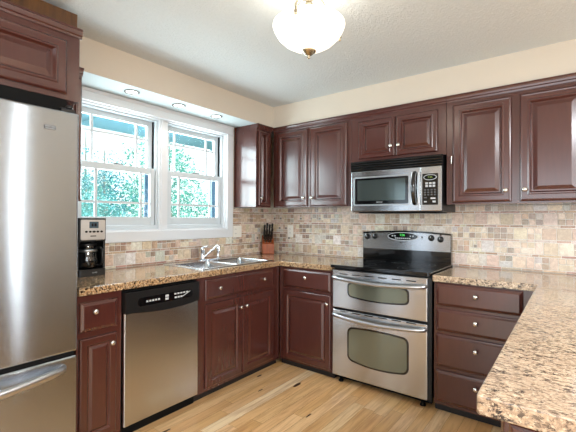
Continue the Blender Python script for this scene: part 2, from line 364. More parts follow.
# unseen openings; the door and the wide window are added to let in light
def bigwin(n, x0, x1, y0, y1, z0, z1, axis, bars):
    m = MB()
    if axis == 'y':
        m.box(x0, x1, y0, y1, z0, z0+.06).box(x0, x1, y0, y1, z1-.06, z1).box(x0, x0+.06, y0, y1, z0+.06, z1-.06).box(x1-.06, x1, y0, y1, z0+.06, z1-.06)
        for b in bars: m.box(b-.04, b+.04, y0, y1, z0+.06, z1-.06)
    else:
        m.box(x0, x1, y0, y1, z0, z0+.04).box(x0, x1, y0, y1, z1-.04, z1).box(x0, x1, y0, y0+.03, z0+.04, z1-.04).box(x0, x1, y1-.03, y1, z0+.04, z1-.04)
        for b in bars: m.box(x0, x1, b-.03, b+.03, z0+.04, z1-.04)
    struct(n, m, WHITE)
bigwin('door_1', 1.1, 4.9, -6.2, -6.13, 0, 2.22, 'y', (3.0,))
bigwin('window_3', 6.29, 6.35, -1.2, -.8, .1, 2.1, 'x', ())
bigwin('window_4', 6.29, 6.35, -5.2, -3.0, .6, 2.1, 'x', (-4.1,))

pl_ = MB(); pl_.box(3.7, 4.9, -3.1, -1.9, CZ-.022, CZ-.0005)     # unseen white panel added to dress the overhead fill lamp
struct('fill_lamp_panel', pl_, WHITE, bevel=.004)
# outside the sink window
ev = MB(); ev.box(-.78, -.16, -4.5, .4, 2.115, 2.14).box(-.81, -.78, -4.5, .4, 2.125, 2.3)
for yy in (-2.6, -1.75, -.95, -.2): ev.box(-.78, -.16, yy-.02, yy+.02, 2.105, 2.115)
o = struct('roof_eave', ev, EAVE)
o = struct('ground', MB().box(-14, -.16, -12, 12, -.5, -.4), GRASS)

# ------------------------------------------------------------------ backsplash
PAL = [((218, 196, 168), 7), ((205, 180, 150), 7), ((188, 158, 126), 4), ((226, 210, 188), 6), ((214, 186, 164), 4), ((178, 148, 120), 2), ((206, 200, 192), 4), ((140, 110, 86), .8)]
SMALL = [((150, 116, 86), 4), ((126, 94, 70), 3), ((206, 182, 152), 4), ((224, 206, 182), 4), ((178, 150, 122), 4), ((110, 88, 72), 1.0), ((182, 178, 172), 3), ((198, 154, 124), 2)]
STRIP = [((186, 154, 132), 4), ((166, 134, 112), 2.5), ((200, 174, 152), 3), ((214, 198, 180), 3)]
def pick(rr, pal, k):
    t = rr.random()*sum(w for _, w in pal)
    for c, w in pal:
        t -= w
        if t <= 0: break
    return lin(tuple(max(0, min(255, (q+rr.uniform(-7, 7))*k)) for q in c))
def tiles(mb, fr, a0, a1, z0, z1, rr, zb=.914, brown=.35, k=1.0, pale=0.):
    g = .0021; th = .009
    def tile(x0, x1, y0, y1, pal):
        x0 = max(x0, a0)+g; x1 = min(x1, a1)-g; y0 = max(y0, z0)+g; y1 = min(y1, z1)-g
        if x1-x0 < .006 or y1-y0 < .006: return
        c = pick(rr, pal, k); b = .0016; pc = lin((236, 230, 219)); c = tuple(c[i]*(1-pale)+pc[i]*pale for i in range(3))+(1,) if pal is not STRIP else c
        vs = [fr(x0, y0, .004), fr(x1, y0, .004), fr(x1, y1, .004), fr(x0, y1, .004), fr(x0+b, y0+b, th), fr(x1-b, y0+b, th), fr(x1-b, y1-b, th), fr(x0+b, y1-b, th)]
        mb.add(vs, [(0, 1, 5, 4), (1, 2, 6, 5), (2, 3, 7, 6), (3, 0, 4, 7), (4, 5, 6, 7)], TILE, tint=c)
    z = zb; T = .087; ST = .0185
    while z < z1:
        x = a0-rr.random()*.12
        while x < a1:
            L = rr.choice((.087, .087, .131, .044)); tile(x, x+L, z, z+ST, STRIP); x += L
        z += ST
        x = a0-rr.random()*.08; h = T/2; q = T/4
        while x < a1:
            t = rr.random()
            if t < 1-brown-.2: tile(x, x+T, z, z+T, PAL+[((244, 238, 230), 5*(1-brown))]); x += T
            elif t < 1-brown-.05: tile(x, x+T*.6, z, z+T, PAL); x += T*.6
            elif t < 1-brown*.72: tile(x, x+h, z, z+h, SMALL); tile(x, x+h, z+h, z+T, SMALL); x += h
            elif t < 1-brown*.45: tile(x, x+T, z, z+h, PAL); tile(x, x+h, z+h, z+T, SMALL); tile(x+h, x+T, z+h, z+T, SMALL); x += T
            elif t < 1-brown*.07:
                for i in (0, 1):
                    for j in (0, 1): tile(x+i*h, x+i*h+h, z+j*h, z+j*h+h, SMALL)
                x += T
            else:  # square with a small dark inset
                tile(x, x+T, z, z+q*1.3, PAL); tile(x, x+q*1.3, z+q*1.3, z+T, PAL); tile(x+q*2.5, x+T, z+q*1.3, z+T, PAL); tile(x+q*1.3, x+q*2.5, z+q*1.3, z+q*2.5, [((70, 54, 46), 1)]); tile(x+q*1.3, x+q*2.5, z+q*2.5, z+T, PAL); x += T
        z += T
b = MB(); rr = random.Random(5); fr = FX(.0005, 0, 0)
for (a0, a1, z0, z1) in ((-2.34, -.617, CT+.0005, 1.1035), (-.6145, -.0105, CT+.0005, 1.396)):
    b.box(0, .0045, a0, a1, z0, z1, GROUT); tiles(b, fr, a0, a1, z0, z1, rr, brown=.45, k=1.03, pale=.2)
tag(obj('backsplash', b, None, fix=False), 'brown and tan stone mosaic backsplash under the window and beside it', 'backsplash')
b = MB(); rr = random.Random(9); fr = FY(0, -.0005, 0)
for (a0, a1, z0, z1, br, pl_) in ((.0005, .55, CT+.0005, 1.396, .55, .2), (.55, 3.6, CT+.0005, 1.396, .46, .30)):
    b.box(a0, a1, -.005, -.0005, z0, z1, GROUT); tiles(b, fr, a0, a1, z0, z1, rr, brown=br, k=1.02, pale=pl_)
tag(obj('backsplash', b, None, fix=False), 'cream and beige stone mosaic backsplash along the wall behind the range', 'backsplash')

# ------------------------------------------------------------------ cabinet parts
UP = [(0, .012), (.004, .017), (.010, .020), (.016, .019), (.044, .019), (.049, .0225), (.056, .0225), (.061, .014), (.066, .0075), (.074, .0075), (.098, .0165)]
UPS = [(0, .012), (.004, .017), (.010, .020), (.016, .019), (.034, .019), (.039, .0225), (.045, .0225), (.050, .013), (.054, .0075), (.060, .0075), (.078, .0165)]
NAR = [(0, .012), (.004, .017), (.009, .020), (.026, .019), (.030, .0225), (.035, .0225), (.039, .012), (.043, .0075), (.047, .0075), (.058, .0165)]
LOW = [(0, .010), (.003, .016), (.009, .019), (.050, .019), (.054, .0165), (.060, .0115), (.067, .0115), (.086, .0185)]
LOWN = [(0, .010), (.003, .016), (.009, .019), (.038, .019), (.042, .0165), (.047, .0115), (.052, .0115), (.066, .0185)]
DRW = [(0, .009), (.004, .014), (.008, .015), (.020, .0205)]
KP = [(.0, 0), (.0075, 0), (.0065, .004), (.0055, .011), (.0065, .014), (.0125, .017), (.0148, .021), (.0138, .025), (.008, .0278), (.0, .0285)]
def knob(parent, fr, a, b, d):
    p = lambda x, y, n: fr(a+x, b+y, d+n)
    return obj('knob', MB().lathe(KP, p, 14), KNOB, parent)
def door(root, fr, a0, a1, b0, b1, prof, kn=(), name='door'):
    f = lambda a, b, c: fr(a0+a, b0+b, c)
    o = obj(name, MB().panel(a1-a0, b1-b0, prof, f, back=.0006), PAINT, root)
    for (ka, kb) in kn: knob(o, fr, ka, kb, prof[-1][1] if prof is DRW else .0186)
    return o
def base_cab(label, loc, fr, a0, a1, drawers, doors, depth=.6, hollow=False):
    r = thing('base_cabinet', label, 'cabinet', loc)
    zt = CB-.0005
    c = MB(); A, B = a0+.0007, a1-.0007
    if hollow:
        c.box(A, B, .05, zt, -.02, 0, fr=fr); obj('front_panel', c, PAINT, r, bevel=.001)
        for q in (A, B-.018): obj('side_panel', MB().box(q, q+.018, .05, zt, -depth, -.0205, fr=fr), PAINT, r)
        obj('floor_panel', MB().box(A+.019, B-.019, .05, .07, -depth, -.0205, fr=fr), PAINT, r)
    else: c.box(A, B, .05, zt, -depth, 0, fr=fr); obj('carcass', c, PAINT, r, bevel=.001)
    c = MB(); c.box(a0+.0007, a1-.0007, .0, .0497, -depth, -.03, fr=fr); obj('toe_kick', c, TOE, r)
    for (b0, b1, x0, x1, kn) in drawers: door(r, fr, x0, x1, b0, b1, DRW, kn, 'drawer')
    for (b0, b1, x0, x1, kn, prof) in doors: door(r, fr, x0, x1, b0, b1, prof, kn)
    return r
FL = FX(.62, 0, 0); FB = FY(0, -.62, 0)
# left run
base_cab('narrow dark brown base cabinet between refrigerator and dishwasher, one drawer over one door', (.31, -2.22, 0), FX(.62, 0, 0), -2.345, -2.096,
         [(.672, .832, -2.335, -2.126, [(-2.262, .779)])], [(.075, .640, -2.335, -2.130, [(-2.165, .586)], LOWN)], .6)
base_cab('wide dark brown sink cabinet with two knobs on its false drawer and two doors', (.31, -1.1, 0), FX(.62, 0, 0), -1.55, -.628,
         [(.702, .848, -1.478, -.728, [(-1.359, .779), (-.868, .784)])],
         [(.075, .676, -1.478, -1.110, [(-1.138, .598)], LOW), (.075, .676, -1.102, -.724, [(-1.076, .600)], LOW)], .6, True)
base_cab('dark brown base cabinet between corner and range, one drawer over one door', (.9, -.31, 0), FB, .6225, 1.170,
         [(.692, .856, .668, 1.156, [(.918, .792)])], [(.066, .672, .668, 1.156, [(1.129, .601)], LOW)], .6)
dr = [(.713, .862), (.545, .694), (.308, .525), (.074, .284)]; kz = [.798, .631, .454, .220]
base_cab('dark brown four-drawer cabinet between range and peninsula', (2.25, -.31, 0), FB, 1.958, 2.598, [(a, b, 1.974, 2.474, [(2.221, z)]) for (a, b), z in zip(dr, kz)], [], .6)
# peninsula base (its working side faces the range, its end panel faces the room)
r = thing('peninsula_cabinet', 'dark brown peninsula base under the big granite top at right', 'cabinet', (2.95, -1.5, 0))
obj('carcass', MB().box(2.6, 3.22, -2.325, -.002, .05, CB-.0005), PAINT, r, bevel=.001)
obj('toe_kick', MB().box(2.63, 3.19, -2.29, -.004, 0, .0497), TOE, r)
obj('end_panel', MB().panel(.60, .80, LOW, frame((2.61, -2.3255, .06), (1, 0, 0), (0, -1, 0))), PAINT, r)
FP = frame((2.5995, 0, 0), (0, -1, 0), (-1, 0, 0))
for k in range(2):
    a = .70+k*.78; door(r, FP, a+.02, a+.76, .70, .85, DRW, [(a+.39, .775)], 'drawer'); door(r, FP, a+.02, a+.385, .075, .685, LOW, [(a+.35, .6)]); door(r, FP, a+.395, a+.76, .075, .685, LOW, [(a+.43, .6)])

# upper cabinets
def crown(root, fr, a0, a1, z0, z1, depth=.03, ret0=None, ret1=None):
    m = MB(); h = z1-z0
    pts = [(0, 0), (.008, 0), (.010, h*.25), (.016, h*.35), (.018, h*.6), (depth-.004, h*.8), (depth, h*.82), (depth, h), (0, h)]
    n = len(pts); vs = [fr(a0, z0+q, p) for p, q in pts]+[fr(a1, z0+q, p) for p, q in pts]
    m.add(vs, [list(range(n))[::-1], list(range(n, 2*n))]+[(i, (i+1) % n, n+(i+1) % n, n+i) for i in range(n)])
    return obj('crown_moulding', m, PAINT, root)
def upper(label, loc, fr, a0, a1, z0, z1, doors, depth, cz0=2.145, cr=True):
    r = thing('wall_cabinet', label, 'cabinet', loc)
    c = MB(); c.box(a0+.0007, a1-.0007, z0, z1, -depth, 0, fr=fr); obj('carcass', c, PAINT, r, bevel=.0012)
    for (x0, x1, b0, b1, prof, kn) in doors: door(r, fr, x0, x1, b0, b1, prof, kn)
    if cr: crown(r, fr, a0+.0007, a1-.0007, cz0, z1, .026)
    return r
UB, UT = 1.398, SOFZ-.001
FU = FY(0, -.335, 0)
upper('narrow dark brown wall cabinet right of the window, its shiny side panel facing out', (.16, -.47, UB), FX(.305, 0, 0), -.595, -.3745, UB, UT, [(-.566, -.412, UB+.018, 2.13, NAR, [(-.546, 1.485)])], .2945)
upper('dark brown two-door wall cabinet between the corner and the microwave', (.75, -.17, UB), FU, .308, 1.175, UB, UT, [(.345, .722, UB+.008, 2.135, UP, [(.693, 1.485)]), (.757, 1.142, UB+.008, 2.135, UP, [(.787, 1.483)])], .325)
upper('short dark brown two-door wall cabinet above the microwave', (1.56, -.17, 1.775), FU, 1.176, 1.962, 1.768, UT, [(1.250, 1.570, 1.795, 2.112, UPS, [(1.545, 1.877)]), (1.580, 1.902, 1.795, 2.112, UPS, [(1.608, 1.876)])], .325)
upper('dark brown two-door wall cabinet at upper right above the drawers', (2.4, -.17, UB), FU, 1.963, 2.865, UB, UT, [(2.008, 2.380, UB+.012, 2.118, UP, [(2.347, 1.486)]), (2.428, 2.800, UB+.012, 2.118, UP, [(2.456, 1.487)])], .325)
fitting_cab = [o for o in bpy.data.objects if o.name.startswith('wall_cabinet')][-1]
h = MB()
h.tube([(2.0, -.353, 1.695), (2.0, -.353, 1.745)], .005, 8)
obj('stile_fitting', h, KNOB, fitting_cab)  # small metal cylinder on the cabinet stile
upper('narrow dark brown wall cabinet squeezed between refrigerator cabinet and window', (.16, -2.27, 1.388), FX(.33, 0, 0), -2.343, -2.198, 1.388, UT, [(-2.33, -2.205, 1.40, 2.13, NAR, [])], .3295)
r = thing('wall_cabinet', 'deep dark brown cabinet above the refrigerator with raised-panel door and crown', 'cabinet', (.32, -2.8, 1.9))
f = FX(.645, 0, 0); a0, a1 = -3.30, -2.352
c = MB(); c.box(a0, a1, 1.892, 2.245, -.644, 0, fr=f); obj('carcass', c, PAINT, r, bevel=.0012)
door(r, f, -2.83, -2.418, 1.918, 2.192, UP); door(r, f, -3.262, -2.85, 1.918, 2.192, UP)
crown(r, f, a0, a1+.008, 2.226, 2.272, .024)
c = MB(); c.box(a0, a1-.004, 2.2455, 2.362, -.30, -.022, fr=f); obj('filler_board', c, OAK, r, label='unpainted golden brown wood board above the crown')

# ------------------------------------------------------------------ worktops
def top_poly(name, pts, z0, z1, mat, hole=None, bevel=.004):
    import bmesh
    bm = bmesh.new()
    vs = [bm.verts.new((x, y, z1)) for x, y in pts]
    es = [bm.edges.new((vs[i], vs[(i+1) % len(vs)])) for i in range(len(vs))]
    if hole:
        hv = [bm.verts.new((x, y, z1)) for x, y in hole]; es += [bm.edges.new((hv[i], hv[(i+1) % len(hv)])) for i in range(len(hv))]
    bmesh.ops.triangle_fill(bm, edges=es, use_beauty=True)
    bmesh.ops.dissolve_limit(bm, angle_limit=.01, verts=[], edges=[])
    ext = bmesh.ops.extrude_face_region(bm, geom=list(bm.faces))
    for v in ext['geom']:
        if isinstance(v, bmesh.types.BMVert): v.co.z = z0
    bmesh.ops.recalc_face_normals(bm, faces=bm.faces)
    me = bpy.data.meshes.new(name); bm.to_mesh(me); bm.free(); me.materials.append(mat)
    o = bpy.data.objects.new(name, me); C.objects.link(o); bev(o, bevel, 3); return o
e = .001
SKX0, SKX1, SKY0, SKY1 = .095, .575, -1.455, -.665
tag(top_poly('countertop', [(e, -2.345), (.647, -2.345), (.647, -.647), (1.170, -.647), (1.170, -e), (e, -e)], CB, CT, GRAN, [(SKX0+.012, SKY0+.012), (SKX1-.012, SKY0+.012), (SKX1-.012, SKY1-.012), (SKX0+.012, SKY1-.012)]),
    'golden brown granite countertop wrapping the corner around the sink', 'countertop')
tag(top_poly('countertop', [(1.955, -e), (1.955, -.647), (2.545, -.647), (2.553, -2.366), (2.558, -2.371), (3.5, -2.365), (3.5, -e)], CB, CT, GRANP),
    'pale tan granite countertop of the peninsula in the right foreground, running back to the range', 'countertop')

# ------------------------------------------------------------------ sink + faucet
r = thing('sink', 'stainless double-bowl sink set in the granite under the window', 'sink', (.33, -1.06, CT))
m = MB(); z = CT+.0045
ys = [SKY0, SKY0+.03, -1.075, -1.045, SKY1-.03, SKY1]; xs = [SKX0, SKX0+.085, SKX1-.028, SKX1]
def quad(x0, x1, y0, y1, zz): m.add([(x0, y0, zz), (x1, y0, zz), (x1, y1, zz), (x0, y1, zz)], [(0, 1, 2, 3)])
for i in range(3):
    for j in range(5):
        if i == 1 and j in (1, 3): continue
        quad(xs[i], xs[i+1], ys[j], ys[j+1], z)
P = [(SKX0, SKY0), (SKX1, SKY0), (SKX1, SKY1), (SKX0, SKY1)]; Q = [(SKX0-.006, SKY0-.006), (SKX1+.006, SKY0-.006), (SKX1+.006, SKY1+.006), (SKX0-.006, SKY1+.006)]
for i in range(4):
    j = (i+1) % 4; m.add([(*P[i], z), (*P[j], z), (*Q[j], CT+.0008), (*Q[i], CT+.0008)], [(0, 1, 2, 3)])
obj('rim', m, SINKM, r)
for (ya, yb) in ((ys[1], ys[2]), (ys[3], ys[4])):
    cx, cy = (xs[1]+xs[2])/2, (ya+yb)/2; wx, wy = xs[2]-xs[1], yb-ya
    n = 6; rings = []
    for (ins, rad, zz) in ((0, .001, z), (.004, .03, z-.006), (.010, .045, z-.10), (.016, .05, z-.155), (.04, .06, z-.175), (.12, .05, z-.178)):
        rings.append([(cx+a, cy+b, zz) for a, b in rrect(wx-2*ins, wy-2*ins, rad, n)])
    k = len(rings[0]); m = MB(); vs = [p for q in rings for p in q]
    m.add(vs, [(j*k+i, j*k+(i+1) % k, (j+1)*k+(i+1) % k, (j+1)*k+i) for j in range(len(rings)-1) for i in range(k)]+[list(range((len(rings)-1)*k, len(rings)*k))], smooth=True)
    bo = obj('bowl', m, SINKM, r)
    obj('drain', MB().lathe([(0, .001), (.03, .001), (.042, .004), (.045, 0)], FZ(cx-.03, cy, z-.1775), 20), CHROME, bo)
FXB = .125
r = thing('faucet', 'chrome single-lever kitchen faucet with slanted spout behind the sink', 'faucet', (FXB, -.98, z))
pl = rrect(.052, .25, .025, 6); m = MB(); m.prism(pl, .0005, .010, FZ(FXB, -1.0, z)); obj('base_plate', m, CHROME, r, bevel=.003)
obj('body', MB().lathe([(0, .01), (.024, .01), (.022, .02), (.019, .05), (.019, .085), (.021, .09), (.021, .10), (.014, .112), (0, .116)], FZ(FXB, -1.085, z), 18), CHROME, r)
obj('lever', MB().tube([(FXB, -1.085, z+.112), (FXB+.015, -1.080, z+.118), (FXB+.045, -1.07, z+.122)], [.009, .008, .006], 10), CHROME, r)
obj('spout', MB().tube([(FXB+.006, -1.075, z+.030), (FXB+.025, -1.045, z+.060), (FXB+.060, -.995, z+.112), (FXB+.072, -.978, z+.127), (FXB+.080, -.966, z+.126), (FXB+.082, -.963, z+.085)], [.0115, .0105, .0095, .0105, .012, .012], 12), CHROME, r)
obj('side_sprayer', MB().lathe([(0, .01), (.02, .01), (.016, .022), (.012, .03), (.013, .06), (.017, .09), (.016, .105), (0, .11)], FZ(FXB, -.905, z), 16), CHROME, r)

# ------------------------------------------------------------------ refrigerator
FXF = .80; fy0, fy1 = -3.325, -2.418
r = thing('refrigerator', 'tall stainless bottom-freezer refrigerator at the left edge', 'refrigerator', (.4, -2.89, 0))
obj('cabinet', MB().box(.03, .715, fy0+.004, fy1-.004, .03, 1.785), BLKP, r, bevel=.004)
obj('gap_filler', MB().box(.06, .69, fy0+.01, fy1-.012, 1.7855, 1.878), BLKM, r)  # matte black box filling the gap up to the cabinet above
obj('foot_grille', MB().box(.06, .70, fy0+.01, fy1-.01, .0, .0298), BLKM, r)
d = obj('door', MB().box(.722, FXF, fy0, fy1, .644, 1.792), STEELF, r, bevel=.010, seg=3)
d.data.materials.append(BLKM)
g = obj('door_gasket', MB().box(.7155, .7215, fy0+.01, fy1-.008, .652, 1.775), BLKM, r)
bd = obj('badge', MB().prism(rrect(.047, .019, .002, 2), .0004, .0024, FX(FXF, -2.547, 1.703)), DGREY, d, label='small dark maker badge')
text('MAYTAG', .0105, FX(FXF+.0026, -2.547, 1.7065), GREYP, bd, 'lettering')
obj('badge_stripe', MB().box(FXF+.0025, FXF+.003, -2.567, -2.527, 1.6962, 1.6985), GREYP, bd)
d2 = obj('freezer_door', MB().box(.722, FXF, fy0, fy1, .05, .624), STEELF, r, bevel=.010, seg=3)
obj('door_gasket', MB().box(.7155, .7215, fy0+.01, fy1-.008, .06, .615), BLKM, r)
obj('seam_strip', MB().box(.7155, .79, fy0+.012, fy1-.012, .6245, .6435), BLKM, r)
hp = []
for k in range(17):
    s = k/16; y = -2.485+s*(-3.29+2.485); hp.append((FXF+.012+.045*math.sin(math.pi*s)**.6, y, .577-.022*math.sin(math.pi*s)))
hp = [(FXF+.0003, -2.480, .579)]+hp+[(FXF+.0003, -3.295, .579)]
obj('handle', MB().tube(hp, [.013]+[.0145]*17+[.013], 12, flat=1.35, upv=(0, 0, 1)), STEELS, d2)
dh = [(FXF+.0003, -3.29, .75)]+[(FXF+.012+.045*math.sin(math.pi*k/12)**.6, -3.285, .76+k/12*.85) for k in range(13)]+[(FXF+.0003, -3.29, 1.62)]
obj('handle', MB().tube(dh, .0145, 12), STEELS, d)
h = MB(); h.box(.60, .775, -2.49, -2.425, 1.7925, 1.815); h.lathe([(0, 0), (.016, 0), (.016, .012), (.010, .016), (0, .016)], FZ(.768, -2.452, 1.815), 14)
obj('hinge_cover', h, BLKP, r, bevel=.003)

# ------------------------------------------------------------------ dishwasher
y0, y1 = -2.0945, -1.5515
r = thing('dishwasher', 'stainless dishwasher with black control strip under the counter', 'dishwasher', (.32, -1.82, 0))
obj('tub', MB().box(.05, .615, y0+.003, y1-.003, .06, .864), BLKM, r)
obj('door_panel', MB().box(.616, .645, y0+.004, y1-.003, .072, .735), STEEL, r, bevel=.004)
f = FX(.616, y0, 0); wd = y1-y0; n = 14
pts = [(.004, .852), (.004, .728)]+[(.004+(wd-.007)*k/n, .728-.020*math.sin(math.pi*k/n)-.010*k/n+.006) for k in range(1, n)]+[(wd-.003, .724), (wd-.003, .852)]
cp = obj('control_panel', MB().prism(pts, 0, .040, f), BLKP, r, bevel=.004)
obj('handle_recess', MB().prism(rrect(.40, .052, .02, 5, wd/2+.01, .785), .0402, .0412, f), BLACK, cp, label='glossy black strip of touch keys')
mk = MB(); fm = lambda a, b, c: f(a, b, c+.0414)
for k in range(5): mk.box(.135+k*.020, .148+k*.020, .778, .789, 0, .0004, fr=fm)
for k in range(2): mk.box(.268, .292, .770+k*.018, .784+k*.018, 0, .0004, fr=fm)
for k in range(5): mk.box(.335+k*.023, .351+k*.023, .793, .803, 0, .0004, fr=fm); 
for k in range(3): mk.box(.338+k*.022, .354+k*.022, .769, .780, 0, .0004, fr=fm)
each('touch_key', mk, GREYP, cp)
obj('swoosh_mark', MB().prism([(.40, .772), (.46, .797), (.461, .802), (.40, .777)], 0, .0004, fm), GREYP, cp)
obj('kick_plate', MB().box(.56, .60, y0+.003, y1-.003, .0, .066), BLKM, r)

# ------------------------------------------------------------------ range
X0, X1 = 1.1745, 1.9385; YF = -.655
r = thing('range', 'stainless double-oven electric range with black glass cooktop', 'stove', ((X0+X1)/2, -.33, 0))
obj('body', MB().box(X0+.004, X1-.002, -.60, -.03, .05, .905).box(X1-.016, X1+.008, -.63, -.605, .05, .89), BLKP, r, bevel=.002)
ft = MB()
for fx_ in (X0+.06, X1-.06):
    for fy_ in (-.56, -.1): ft.lathe([(0, 0), (.02, 0), (.02, .01), (.012, .012), (.012, .0498), (0, .0498)], FZ(fx_, fy_, 0), 12)
ft = ft; 
for fx_ in (X0+.06, X1-.06):
    for fy_ in (-.60, -.1): obj('foot', MB().lathe([(0, 0), (.02, 0), (.02, .01), (.012, .012), (.012, .0498), (0, .0498)], FZ(fx_, fy_, 0), 12), BLKM, r)
obj('toe_panel', MB().box(X0+.01, X1-.01, -.57, -.55, .012, .0495), BLKM, r)
ct = obj('cooktop', MB().prism(rrect(X1-X0+.006, .612, .012, 3, (X0+X1)/2, -.366), .9055, .928, FZ(0, 0, 0)), BLACK, r, bevel=.005)
for (bx, by, rad) in ((1.36, -.50, .115), (1.36, -.23, .08), (1.75, -.50, .09), (1.75, -.23, .105), (1.555, -.22, .055)):
    for q in (1, .62): obj('burner_ring', MB().lathe([(rad*q-.003, .9281), (rad*q-.003, .9284), (rad*q, .9284), (rad*q, .9281)], FZ(bx, by, 0), 40), BURN, ct)
f = FY(0, -.601, 0); D = .054
def ovendoor(nm, z0, z1):
    return obj(nm, MB().box(X0+.010, X1-.014, YF, -.6012, z0, z1), STEEL, r, bevel=.006, seg=3)
def bulge(x0, x1, z0, z1, top, bot, rad, n=9):
    pts = []
    cx = (x0+x1)/2; hw = (x1-x0)/2
    base = rrect(x1-x0, z1-z0, rad, 6, cx, (z0+z1)/2)
    out = []
    for i, (a, b) in enumerate(base):
        out.append((a, b))
        a2, b2 = base[(i+1) % len(base)]
        if abs(a2-a) > .1:
            for k in range(1, n): out.append((a+(a2-a)*k/n, b))
    res = []
    for a, b in out:
        t = max(0, 1-((a-cx)/hw)**2); s = (b-(z0+z1)/2)/((z1-z0)/2)
        res.append((a, b+(top*t if s > 0 else -bot*t)*abs(s)))
    return res
fp = FY(0, YF, 0)
def handle(dr, z):
    a, b = X0+.022, X1-.026; n = 16
    pth = [(a, YF-.0003, z+.012), (a+.004, YF-.012, z+.010)]
    for k in range(n+1):
        s = k/n; pth.append((a+.012+(b-a-.024)*s, YF-.022-.022*math.sin(math.pi*s)**.5, z+.008-.016*math.sin(math.pi*s)))
    pth += [(b-.004, YF-.012, z+.010), (b, YF-.0003, z+.012)]
    obj('handle', MB().tube(pth, .0125, 12, flat=1.15), STEELS, dr)
    sl = MB()
    for k in range(6):
        q = X0+.075+k*.106; sl.box(q, q+.068, z+.036, z+.043, 0, .0006, fr=lambda aa, bb, cc: fp(aa, bb, cc+.0003))
    each('vent_slot', sl, BLKM, dr)
u = ovendoor('upper_oven_door', .592, .890)
fr_ = MB().prism(bulge(1.318, 1.800, .690, .800, .014, .018, .03), .0003, .002, fp); go = obj('window_border', fr_, BLACK, u)
obj('glass', MB().prism(bulge(1.330, 1.788, .701, .789, .014, .018, .024), .0022, .003, fp), GLASSD, go)
handle(u, .820)
l = ovendoor('lower_oven_door', .062, .575)
fr_ = MB().prism(bulge(1.318, 1.798, .205, .456, .012, .028, .04), .0003, .002, fp); go = obj('window_border', fr_, BLACK, l)
obj('glass', MB().prism(bulge(1.331, 1.785, .217, .444, .012, .028, .032), .0022, .003, fp), GLASSD, go)
handle(l, .528)
# backguard
bgd = MB(); n = 16; f = FY(0, -.02, 0); bx0, bx1 = 1.160, 1.928
pts = [(bx0, .9285), (bx1, .9285)]+[(bx1-(bx1-bx0)*k/n, 1.172+.018*math.sin(math.pi*k/n)) for k in range(n+1)]
bo = obj('backguard', MB().prism(pts, 0, .045, f), BLACK, r, bevel=.004)
pts = [(bx0+.003, 1.025), (bx1-.003, 1.025)]+[(bx1-.003-(bx1-bx0-.006)*k/n, 1.158+.018*math.sin(math.pi*k/n)) for k in range(n+1)]
pn = obj('control_panel', MB().prism(pts, .0452, .050, f), STEEL, bo, bevel=.0015)
fc = lambda a, b, c: f(a, b, c+.0502)
def ell(cx, cz, a, b, n=32): return [(cx+a*math.cos(2*math.pi*k/n), cz+b*math.sin(2*math.pi*k/n)) for k in range(n)]
obj('display_bezel', MB().prism(ell(1.535, 1.140, .135, .036), 0, .002, fc), GREYP, pn)
db = obj('display', MB().prism(ell(1.535, 1.140, .130, .032), .0021, .003, fc), BLACK, pn)
text('7:36', .026, lambda a, b, c: fc(1.533+a, 1.152+b, c+.0031), GREEN, db, 'clock_digits')
k_ = MB()
for q in range(8): k_.box(1.468+q*.0175, 1.480+q*.0175, 1.120, 1.129, .0031, .0036, fr=fc)
for q in (-1, 1):
    for s in range(2): k_.box(1.535+q*(.068+s*.022)-.006, 1.535+q*(.068+s*.022)+.006, 1.139, 1.149, .0031, .0036, fr=fc)
each('touch_key', k_, GREYP, db)
for (kx, kz_) in ((1.205, 1.128), (1.277, 1.134), (1.775, 1.134), (1.848, 1.126)):
    kf = lambda a, b, c, kx=kx, kz_=kz_: fc(kx+a, kz_+b, c)
    ko = obj('control_knob', MB().lathe([(0, 0), (.026, 0), (.024, .004), (.019, .006), (.017, .022), (.015, .024), (0, .024)], kf, 18), BLKP, pn)
    obj('pointer', MB().box(-.002, .002, .002, .016, .0242, .0252, fr=kf), GREYP, ko)
for q in ((1.70, 1.139, .006, .007), (1.70, 1.124, .004, .004), (1.848, 1.160, .010, .004)): obj('indicator_light', MB().prism(ell(*q, 12), 0, .001, fc), BLKM, pn)
text('MAYTAG', .012, lambda a, b, c: fc(1.535+a, 1.086+b, c), BLKM, pn, 'lettering')

# ------------------------------------------------------------------ microwave
X0, X1, Z0, Z1 = 1.2145, 1.9475, 1.345, 1.7665; YM = -.405
r = thing('microwave', 'stainless over-range microwave with black vent grille', 'microwave', ((X0+X1)/2, -.2, Z0))
obj('casing', MB().box(X0, X1, -.385, -.0105, Z0, Z1-.0005), BLKP, r, bevel=.003)
obj('vent_grille', MB().box(X0-.002, X1+.004, -.402, -.3852, 1.683, Z1-.001), BLKM, r)
for k in range(4): obj('louver', MB().tube([(X0-.002, -.4055, 1.694+k*.0195), (X1+.004, -.4055, 1.694+k*.0195)], .0078, 12, flat=.75, upv=(0, 0, 1)), BLACK, r)
#vg.add([(X0-.002, -.42, 1.690+k*.019), (X1+.004, -.42, 1.690+k*.019), (X1+.004, -.40, 1.703+k*.019), (X0-.002, -.40, 1.703+k*.019), (X0-.002, -.40, 1.686+k*.019), (X1+.004, -.40, 1.686+k*.019)], [(0, 1, 2, 3), (0, 4, 5, 1), (0, 3, 4), (1, 5, 2)])
fm = FY(0, -.3855, 0)
d = obj('door', MB().box(X0+.001, 1.792, YM, -.3855, Z0+.006, 1.681), STEEL, r, bevel=.004)
f = FY(0, YM, 0)
m = MB(); pO = rrect(.480, .238, .012, 4, 1.479, 1.516); m.prism(pO, .0003, .006, f); wb = obj('window_frame', m, STEELS, d, bevel=.003)
m = MB(); m.prism(rrect(.452, .214, .01, 4, 1.479, 1.516), .0062, .007, f); wk = obj('window_border', m, BLACK, wb)
m = MB(); m.prism(rrect(.405, .168, .008, 4, 1.479, 1.522), .0072, .0078, f); obj('glass', m, MWGL, wk)
